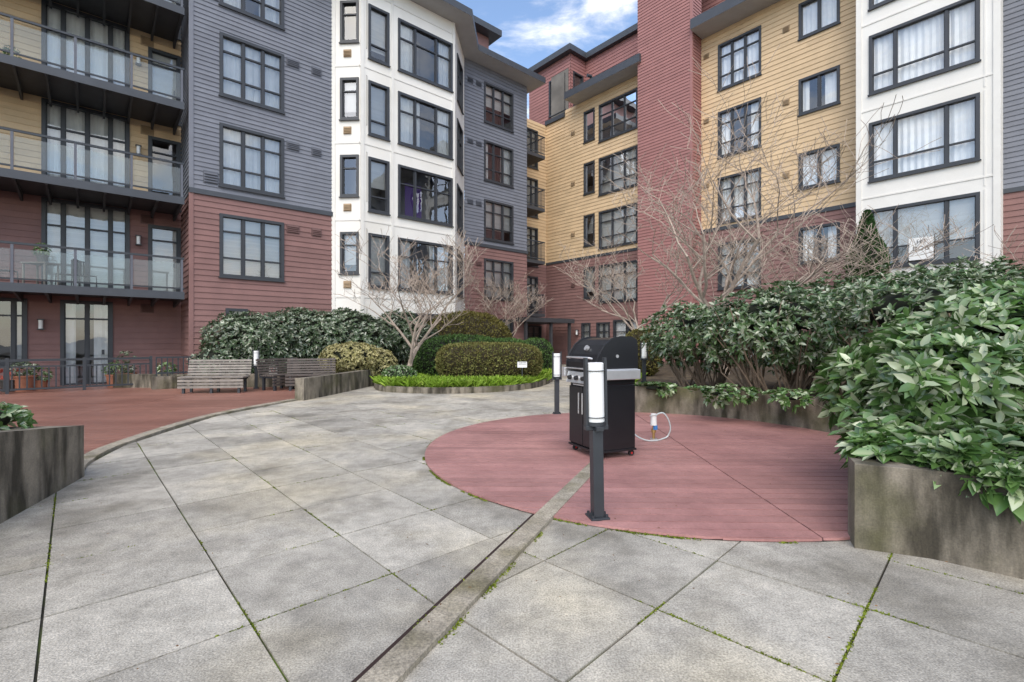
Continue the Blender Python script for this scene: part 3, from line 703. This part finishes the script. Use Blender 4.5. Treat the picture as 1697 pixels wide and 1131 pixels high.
k=12000; zc=rng.random(k)**.8; th=rng.random(k)*6.28; rad=.66*np.sin(np.clip((1-zc)*2.0,0,1.57))*(.75+.3*rng.random(k))*(1+.15*np.sin(zc*22+th*2))
P=np.stack([10.3+rad*np.cos(th),14.0+rad*np.sin(th),1.0+4.1*zc],1)
D=np.stack([np.cos(th)*.5,np.sin(th)*.5,np.ones(k)],1)+rng.normal(size=(k,3))*.25
leafmesh('conifer_tree','foliage','l_conifer',P,D,rng.normal(size=(k,3)),.14,.05,.0,.1,[((10.3,14,2.9),(.46,.46,1.8),2.)],[([(10.3,14,.3),(10.3,14,4)],[.08,.03])])
def baretree(name,base,h,spread,r0,seed,trunk=.35,lv=5,nb=5,rmin=.0055):
    R_=random.Random(seed); g=Group(name,base)
    def seg(p,d,L,r,lev):
        n=4; pts=[p]; rs=[r]; dd=d.copy()
        for i in range(n):
            dd=(dd+Vector((R_.gauss(0,.14),R_.gauss(0,.14),R_.gauss(0,.09)+.015))).normalized()
            pts.append(pts[-1]+dd*L/n); rs.append(max(r*(1-.4*(i+1)/n),rmin))
        g.tube('branches' if lev else 'trunk','m_bark',pts,rs,6 if lev<2 else (4 if lev<4 else 3),False)
        if lev>=lv: return
        kids=nb if lev==0 else R_.choice((3,3,4)) 
        for c in range(kids):
            t=1.0 if c==0 else R_.uniform(.35,1); i=min(int(t*n),n-1); q=pts[i]+(pts[i+1]-pts[i])*(t*n-i)
            an=R_.uniform(0,6.28) if lev else 6.28*c/kids+R_.uniform(-.4,.4)
            side=Vector((math.cos(an),math.sin(an),0))
            up=R_.uniform(.05,.55) if lev>=1 else R_.uniform(.5,1.1)
            nd=(dd*(.55 if lev else .15)+side*spread*.75+Vector((0,0,up))).normalized()
            seg(q,nd,L*(R_.uniform(.58,.80) if lev else R_.uniform(1.1,1.5)),rs[min(i+1,n)]*R_.uniform(.60,.80),lev+1)
    seg(Vector((0,0,0)),Vector((0,0,1)),h*trunk,r0,0)
    g.done()
    return g
baretree('bare_tree',(-3.35,15.6,.1),6.0,1.0,.10,3,.22,5,nb=6,rmin=.0065)
baretree('bare_tree',(6.3,14.3,.4),9.4,1.0,.14,11,.22,5,nb=7,rmin=.0065)
baretree('bare_tree',(7.9,13.2,.4),5.8,1.1,.08,21,.24,5)
baretree('bare_tree',(4.7,16.5,.4),6.2,1.0,.09,5,.24,5,rmin=.0065)
baretree('bare_tree',(-.6,23.8,.2),5.0,1.0,.07,8,.26,5,rmin=.007)
baretree('bare_tree',(11.6,11.2,.4),4.0,1.0,.05,31,.25,4)
B=[];D=[]
def inpoly(x,y,P):
    c=False;j=len(P)-1
    for i in range(len(P)):
        if (P[i][1]>y)!=(P[j][1]>y) and x<(P[j][0]-P[i][0])*(y-P[i][1])/(P[j][1]-P[i][1])+P[i][0]: c=not c
        j=i
    return c
for (ang,ox_,oy_,w,poly,rg) in [(LG[0],LG[1],LG[2],.77,left,14),(aR_,ox2,oy2,.78,right,9)]:
    d=(math.cos(ang),math.sin(ang)); e=(-d[1],d[0])
    for trial in range(70000):
        i=random.randint(-rg,rg); t=random.uniform(-rg*w,rg*w)
        if random.random()<.5: x,y=ox_+d[0]*i*w+e[0]*t,oy_+d[1]*i*w+e[1]*t
        else: x,y=ox_+e[0]*i*w+d[0]*t,oy_+e[1]*i*w+d[1]*t
        if y<1.2 or y>10 or not inpoly(x,y,poly): continue
        if math.hypot(x-C[0],y-C[1])<R: continue
        nz=math.sin(x*3.1+y*1.7)+math.sin(y*4.3-x*2.2+1)+math.sin(x*9.3+2)*.6+math.sin(y*8.1)*.6
        if nz<(.75 if poly is left else .2): continue
        for q in range(4):
            B.append((x+random.gauss(0,.004),y+random.gauss(0,.004),-.007)); D.append((random.gauss(0,1),random.gauss(0,1),.8))
for i in range(900):
    t=random.random(); x=S0[0]+(S1[0]-S0[0])*t; y=S0[1]+(S1[1]-S0[1])*t
    if y<1.2 or math.sin(y*5)+math.sin(y*11+1)<-.2: continue
    sd=random.choice((-.085,.085,.08))
    for q in range(6): B.append((x+sd*.92+random.gauss(0,.006),y-sd*.38+random.gauss(0,.02),.0)); D.append((random.gauss(0,1),random.gauss(0,1),.8))
for i in range(1200):
    t=random.uniform(math.pi*.6,math.pi*1.6)
    if math.sin(t*9)+math.sin(t*23)<-.1: continue
    x=C[0]+(R+.012)*math.cos(t); y=C[1]+(R+.012)*math.sin(t)
    for q in range(4): B.append((x+random.gauss(0,.006),y+random.gauss(0,.006),.002)); D.append((random.gauss(0,1),random.gauss(0,1),.8))
leafmesh('moss','tufts','l_moss',np.array(B),np.array(D),rng.normal(size=(len(B),3)),.0135*(.5+rng.random(len(B))),.009,.1,.1)
n=300; x=rng.uniform(-4,4,n); y=rng.uniform(1.6,12,n)
leafmesh('leaf_litter','leaves','l_litter',np.stack([x,y,np.full(n,.030)],1),np.stack([rng.normal(size=n),rng.normal(size=n),np.zeros(n)],1),np.tile([[0,0,1.]],(n,1))+rng.normal(size=(n,3))*.2,.018*(.4+rng.random(n)),.008,.0,.1)

# ============================ street furniture
def bollard(x,y,h=1.26,z=0,rot=0,tilt=0):
    g=Group('bollard_light',(x,y,z),rot,0,tilt); k=h/1.26
    g.box('base_plate','m_darkmetal',-.075,.075,-.075,.075,0.012,.028,bev=.003)
    for sx in(-.055,.055):
        for sy in(-.055,.055): g.tube('bolts','m_darkmetal',[(sx,sy,.028),(sx,sy,.05)],.011,6)
    g.box('post','m_darkmetal',-.042,.042,-.042,.042,.028,.70*k,bev=.004)
    g.box('gussets','m_darkmetal',-.068,.068,-.006,.006,.028,.055)
    g.box('collar','m_darkmetal',-.092,.092,-.03,.03,.70*k,.735*k,bev=.003)
    g.box('collar','m_darkmetal',-.03,.03,-.088,.088,.701*k,.734*k,bev=.003)
    g.tube('lamp_seat','m_darkmetal',[(0,0,.735*k),(0,0,.765*k)],.076,24)
    g.tube('diffuser','m_lampwhite',[(0,0,.765*k),(0,0,1.215*k),(0,0,1.222*k)],[.066,.066,.058],32)
    for s_ in (-1,1):
        g.box('guard_bars','m_darkmetal',min(s_*.068,s_*.088),max(s_*.068,s_*.088),-.024,.024,.72*k,1.26*k)
    for zz_ in (.80*k,1.16*k):
        ring=[(.074*math.cos(t*math.pi/16),.074*math.sin(t*math.pi/16),zz_) for t in range(33)]
        g.tube('guard_rings','m_darkmetal',ring,.004,6,False)
    g.done()
bollard(.668,3.77,1.26,0.01,math.radians(12),math.radians(-1.0))
bollard(.85,9.15,1.2,0,math.radians(5))
bollard(-7.42,14.0,1.15,0.0,math.radians(30))
bollard(3.2,11.7,1.0,.38,.0)
bollard(-3.9,22.6,1.1,0,.3)
def bench(x,y,rot,L=1.65,m='m_wood'):
    g=Group('park_bench',(x,y,.02),rot)
    for i in range(6): g.box('seat_slats',m,-L/2,L/2,-.24+i*.084,-.24+i*.084+.060,.40,.44,bev=.004)
    for i in range(6):
        z=.46+i*.072; y0=.27+.018*i
        g.hexa('back_slats',m,[(-L/2,y0,z),(L/2,y0,z),(L/2,y0+.035,z),(-L/2,y0+.035,z),(-L/2,y0+.015,z+.050),(L/2,y0+.015,z+.050),(L/2,y0+.05,z+.050),(-L/2,y0+.05,z+.050)])
    for sx in (-L/2+.12,0,L/2-.12):
        g.box('frame','m_darkmetal',sx-.03,sx+.03,-.22,.30,.345,.398)
        g.box('frame','m_darkmetal',sx-.03,sx+.03,-.20,-.14,0,.345); g.box('frame','m_darkmetal',sx-.03,sx+.03,.20,.26,0,.345)
        g.hexa('back_frame','m_darkmetal',[(sx-.03,.305,.35),(sx+.03,.305,.35),(sx+.03,.36,.35),(sx-.03,.36,.35),(sx-.03,.425,.88),(sx+.03,.425,.88),(sx+.03,.46,.88),(sx-.03,.46,.88)])
    for i in range(3): g.box('front_slats',m,-L/2,L/2,-.235,-.21,.14+i*.085,.20+i*.085)
    g.done()
bench(-7.95,12.9,math.radians(8),1.6)
bench(-6.5,14.0,math.radians(70),1.5,'m_wooddark')
bench(-5.7,13.7,math.radians(20),1.3,'m_wooddark')
g=Group('gas_grill',(1.10,5.95,.022),math.radians(-65))
W2,D2=.31,.27
g.box('cabinet','m_black',-W2,W2,-D2+.02,D2,.10,.86,bev=.006)
g.box('cabinet_base','m_black',-W2-.012,W2+.012,-D2-.005,D2+.012,.075,.10,bev=.004)
g.box('door_panels','m_black',-W2+.01,-.006,-D2-.004,-D2+.018,.12,.82,bev=.004); g.box('door_panels','m_black',.006,W2-.01,-D2-.004,-D2+.018,.12,.82,bev=.004)
for sx in (-.04,.04): g.tube('door_handles','m_steel',[(sx,-D2-.035,.5),(sx,-D2-.035,.75)],.008,8)
g.prism('side_recess','m_black',[(-.21,.16),(.21,.16),(.21,.80),(-.21,.80)],W2,W2+.006,'x',bev=.002)
g.prism('control_panel','m_steel',[(-D2-.04,.865),(-D2+.02,.865),(-D2+.02,1.0),(-D2-.01,1.0)],-W2,W2,'x',bev=.003)
for i in range(4):
    x=-.22+i*.147
    g.tube('knobs','m_black',[(x,-D2-.03,.93),(x,-D2-.07,.925)],[.028,.024],14)
    g.tube('knob_bezels','m_steel',[(x,-D2-.024,.93),(x,-D2-.034,.93)],.034,16)
g.box('firebox','m_black',-W2,W2,-D2+.022,D2,.862,1.05,bev=.008)
prof=[(-.285,1.055),(-.285,1.12),(-.24,1.22),(-.16,1.33),(-.07,1.395),(.05,1.42),(.20,1.415),(.262,1.38),(.275,1.30),(.275,1.055)]
g.prism('lid','m_black',prof,-W2-.005,W2+.005,'x',bev=.012)
pr2=[(-.293,1.052),(-.293,1.125),(-.247,1.228),(-.165,1.34),(-.072,1.405),(.05,1.43),(.205,1.425),(.27,1.388),(.283,1.30),(.283,1.052)]
g.prism('lid_end_caps','m_black',pr2,W2-.0,W2+.028,'x',bev=.006); g.prism('lid_end_caps','m_black',pr2,-W2-.028,-W2,'x',bev=.006)
g.tube('lid_handle','m_steel',[(-.24,-.30,1.17),(-.24,-.345,1.18),(.24,-.345,1.18),(.24,-.30,1.17)],.012,8)
g.tube('lid_thermometer','m_steel',[(0,-.20,1.285),(0,-.225,1.30)],.035,16)
g.box('hood_trim','m_steel',-W2-.03,W2+.03,-.30,.285,1.035,1.051,bev=.003)
for sgn in (1,-1):
    x0,x1=(W2+.03,W2+.10) if sgn>0 else (-W2-.10,-W2-.03)
    g.box('side_shelves','m_steel',x0,x1,-.32,.27,.93,1.045,bev=.008)
for sx in(-.27,.27):
    for sy in(-.22,.22):
        g.tube('caster_forks','m_steel',[(sx,sy,.075),(sx,sy+.015,.055)],.014,8)
        g.tube('caster_wheels','m_tyre',[(sx-.014,sy+.02,.036),(sx+.014,sy+.02,.036)],.036,18)
        g.tube('caster_hubs','m_redplastic',[(sx-.017,sy+.02,.036),(sx+.017,sy+.02,.036)],.015,10)
g.tube('side_handle_ring','m_steel',[(W2+.034,-.02,1.2),(W2+.040,-.02,1.2)],.02,14)
g.box('tool_hooks','m_steel',-.2,.2,-D2-.012,-D2-.004,.835,.85)
g.done()
g=Group('hose_bib',(1.98,6.75,.024))
g.tube('pipe','m_brass',[(0,0,0),(0,0,.22)],.018,10)
g.tube('valve_body','m_signwhite',[(0,0,.20),(0,0,.36)],[.045,.038],14); g.tube('valve_wrap','m_bluetape',[(.02,-.01,.14),(.02,-.01,.2)],.032,10)
g.tube('collar','m_brass',[(0,0,.10),(0,0,.14)],.034,12); g.tube('handle','m_steel',[(-.06,-.02,.33),(.02,-.05,.35)],.008,8)
g.tube('foot','m_steel',[(0,0,0),(0,0,.012)],.05,16)
hp=[(0,-.02,.3),(.05,-.03,.36),(.13,-.03,.37),(.2,-.02,.28),(.235,0,.15),(.2,.02,.04),(.1,-.04,.012),(0,-.12,.01),(-.15,-.15,.02),(-.28,-.1,.08),(-.36,-.02,.2),(-.42,0,.3),(-.5,0,.33),(-.6,0,.32)]
def sm3(pts,k=6):
    out=[];n=len(pts)
    for i in range(n-1):
        p0,p1,p2,p3=[Vector(pts[j]) for j in (max(i-1,0),i,i+1,min(i+2,n-1))]
        for j in range(k):
            t=j/k; out.append(.5*((2*p1)+(p2-p0)*t+(2*p0-5*p1+4*p2-p3)*t*t+(3*p1-p0-3*p2+p3)*t**3))
    out.append(Vector(pts[-1])); return out
g.tube('hose','m_hose',sm3(hp),.010,8); g.done()
f=frA(18.1)
g=Group('metal_fence')
s0,s1=-7.5,a_at(18.1,250)
fbox(g,'rails','m_darkmetal',f,s0,s1,-.03,.03,.86,.92); fbox(g,'rails','m_darkmetal',f,s0,s1,-.02,.02,.10,.15); fbox(g,'rails','m_darkmetal',f,s0,s1,-.015,.015,.70,.74)
x=s0
while x<s1: fbox(g,'pickets','m_darkmetal',f,x,x+.03,-.012,.012,.155,.695); x+=.14
x=s1
while x>s0: fbox(g,'posts','m_darkmetal',f,x-.035,x+.035,-.035,.035,.0,.95); x-=1.5
g.done()
g=Group('metal_fence'); f=frA(17.2); s0,s1=a_at(17.2,258),a_at(17.2,318)
for z in (.45,.9): fbox(g,'rails','m_darkmetal',f,s0,s1,-.02,.02,z,z+.045)
x=s0
while x<=s1: fbox(g,'pickets','m_darkmetal',f,x,x+.028,-.012,.012,.35,.9); x+=.13
g.done()
g=Group('concrete_bench_wall'); fbox(g,'wall_body','m_concrete',frA(17.0),a_at(17.,252),a_at(17.,330),-.3,.0,-.02,.38); g.done()
def pot(a,b,r,h,m,leaf,z=0,n=60,ph=.35):
    x,y=AB(a,b); g=Group('potted_plant',(x,y,z)); g.tube('pot',m,[(0,0,0),(0,0,h*.9),(0,0,h*.9+.001),(0,0,h)],[r*.72,r*.95,r*1.05,r*1.05],16)
    g.tube('soil','m_soil',[(0,0,h*.9),(0,0,h+.002)],r*.9,16); g.done()
    P,Nn=blob([((x,y,z+h+ph*.5),(r*1.3,r*1.3,ph*.6))],n,.5,.2); B_,D_,N_=rosette(P,Nn,5)
    gg=leafmesh('potted_plant_foliage','leaves',leaf,B_,D_,N_,.09,.03,.3,.1)
    c=gg.e.children[0]; gg_e=gg.e; c.parent=g.e; c.location=(-x,-y,-z); bpy.data.objects.remove(gg_e)
pot(a_at(18.9,15),18.9,.2,.35,'m_potdark','l_flower',n=25); pot(a_at(18.9,40),18.9,.26,.45,'m_terracotta','l_rhodo_far'); pot(a_at(19,66),19,.18,.3,'m_terracotta','l_near')
pot(a_at(18.8,190),18.8,.22,.4,'m_terracotta','l_near'); pot(a_at(18.9,212),18.9,.22,.42,'m_terracotta','l_rhodo_far',n=40,ph=.6); pot(a_at(17.7,275),17.7,.2,.4,'m_terracotta','l_near')
pot(a_at(19.2,70),19.2,.14,.22,'m_potdark','l_near',z=3.62,n=40)
pot(a_at(19.2,20),19.2,.14,.26,'m_potdark','l_near',z=8.92,n=30)
def chair(a,b,z,rot):
    g=Group('patio_chair',(*AB(a,b),z),rot)
    for i in range(5): g.box('seat','m_darkmetal',-.2,.2,-.2+i*.085,-.2+i*.085+.06,.42,.44)
    for i in range(5): g.box('back','m_darkmetal',-.2+i*.09,-.2+i*.09+.035,.2,.22,.44,.85)
    g.box('back','m_darkmetal',-.2,.2,.195,.225,.85,.89)
    for sx in(-.19,.19):
        for sy in(-.19,.2): g.tube('legs','m_darkmetal',[(sx,sy,.42),(sx*1.05,sy*1.1,0)],.013,6)
    g.done()
chair(a_at(19.4,8),19.4,2.93,2); chair(a_at(19.4,112),19.4,2.93,-1.2); chair(a_at(19.4,140),19.4,2.93,1.5)
g=Group('patio_table',(*AB(a_at(19.2,68),19.2),2.93)); g.box('top','m_wood',-.35,.35,-.25,.25,.66,.69)
for sx in(-.3,.3):
    for sy in(-.2,.2): g.box('legs','m_wood',sx-.02,sx+.02,sy-.02,sy+.02,0,.66)
g.done()
def sign(name,x,y,z,w,h,rot,lines,size,col='m_black',post=True,ring=False):
    g=Group(name,(x,y,z),rot)
    g.box('panel','m_signwhite',-w/2,w/2,-.004,.004,0,h)
    if post: g.box('stake','m_darkmetal',-.012,.012,.006,.02,-.5,h*.6)
    if ring:
        g.tube('prohibition_ring','m_redplastic',[(.32*w*math.cos(t*math.pi/12),-.009,h*.62+.32*w*math.sin(t*math.pi/12)) for t in range(25)],.006,6,False)
        g.tube('prohibition_bar','m_redplastic',[(-.22*w,-.009,h*.62+.22*w),(.22*w,-.009,h*.62-.22*w)],.006,6)
        g.box('cigarette','m_black',-.2*w,.2*w,-.008,-.005,h*.60,h*.64)
    g.done()
    for i,t in enumerate(lines):
        c=bpy.data.curves.new('lettering','FONT'); c.body=t; c.size=size; c.align_x='CENTER'; c.extrude=.001
        o=bpy.data.objects.new('lettering',c); o.data.materials.append(MATS[col]); COL.objects.link(o)
        o.parent=g.e; o.rotation_euler=(math.pi/2,0,0); o.location=(0,-.007,h-size*(1.05+i*1.15))
sign('no_smoking_sign',-6.95,14.05,.45,.22,.22,.2,['NO SMOKING'],.035,ring=True)
sign('garden_sign',.3,14.2,.62,.28,.17,0,['PLEASE KEEP','OFF PLANTS'],.04)
b_=b_at(aW,1527); x,y=AB(aW-.06,b_)
sign('window_poster',x,y,4.05,.62,.72,math.atan2(-Ax,Ay)+0,['H I','DOG'],.19,post=False)

# ============================ sky + light
w=bpy.data.worlds.new('World'); scene.world=w; w.use_nodes=True
N=w.node_tree.nodes; L=w.node_tree.links; bg=N['Background']
sky=N.new('ShaderNodeTexSky'); sky.sky_type='NISHITA'; sky.sun_disc=False
SE=math.radians(48); SR=math.radians(188)
sky.sun_elevation=SE; sky.sun_rotation=SR; sky.ozone_density=1.3; sky.air_density=1.0; sky.dust_density=1.0
sc=N.new('ShaderNodeVectorMath'); sc.operation='SCALE'; sc.inputs['Scale'].default_value=2.0; L.new(sky.outputs[0],sc.inputs[0])
tc=N.new('ShaderNodeTexCoord'); mp=N.new('ShaderNodeMapping'); mp.inputs['Scale'].default_value=(1.2,1.2,3.2); mp.inputs['Location'].default_value=(2.3,.2,1.6)
L.new(tc.outputs['Generated'],mp.inputs['Vector'])
n=N.new('ShaderNodeTexNoise'); n.inputs['Scale'].default_value=2.6; n.inputs['Detail'].default_value=9; n.inputs['Roughness'].default_value=.6; n.inputs['Distortion'].default_value=.3
L.new(mp.outputs[0],n.inputs['Vector'])
r=N.new('ShaderNodeMapRange'); r.inputs[1].default_value=.47; r.inputs[2].default_value=.74; r.interpolation_type='SMOOTHSTEP'; L.new(n.outputs['Fac'],r.inputs[0])
mx=N.new('ShaderNodeMix'); mx.data_type='RGBA'; L.new(r.outputs[0],mx.inputs[0]); L.new(sc.outputs[0],mx.inputs[6]); mx.inputs[7].default_value=(14,13.2,12,1)
L.new(mx.outputs[2],bg.inputs['Color']); bg.inputs['Strength'].default_value=.15
sd=bpy.data.lights.new('sun','SUN'); sd.energy=2.6; sd.angle=math.radians(60); sd.color=(1,.91,.77)
so=bpy.data.objects.new('sun',sd); COL.objects.link(so)
dx,dy,dz=math.sin(SR)*math.cos(SE),math.cos(SR)*math.cos(SE),math.sin(SE)
so.rotation_euler=Vector((dx,dy,dz)).to_track_quat('Z','Y').to_euler()
cd=bpy.data.cameras.new('camera'); co=bpy.data.objects.new('camera',cd); COL.objects.link(co)
cd.sensor_width=36; cd.lens=F/1697*36; cd.clip_end=1000; cd.clip_start=.05
co.location=(0,0,H); co.rotation_euler=(math.pi/2,0,0)
scene.camera=co
scene.view_settings.view_transform='Standard'; scene.view_settings.look='None'; scene.view_settings.exposure=0
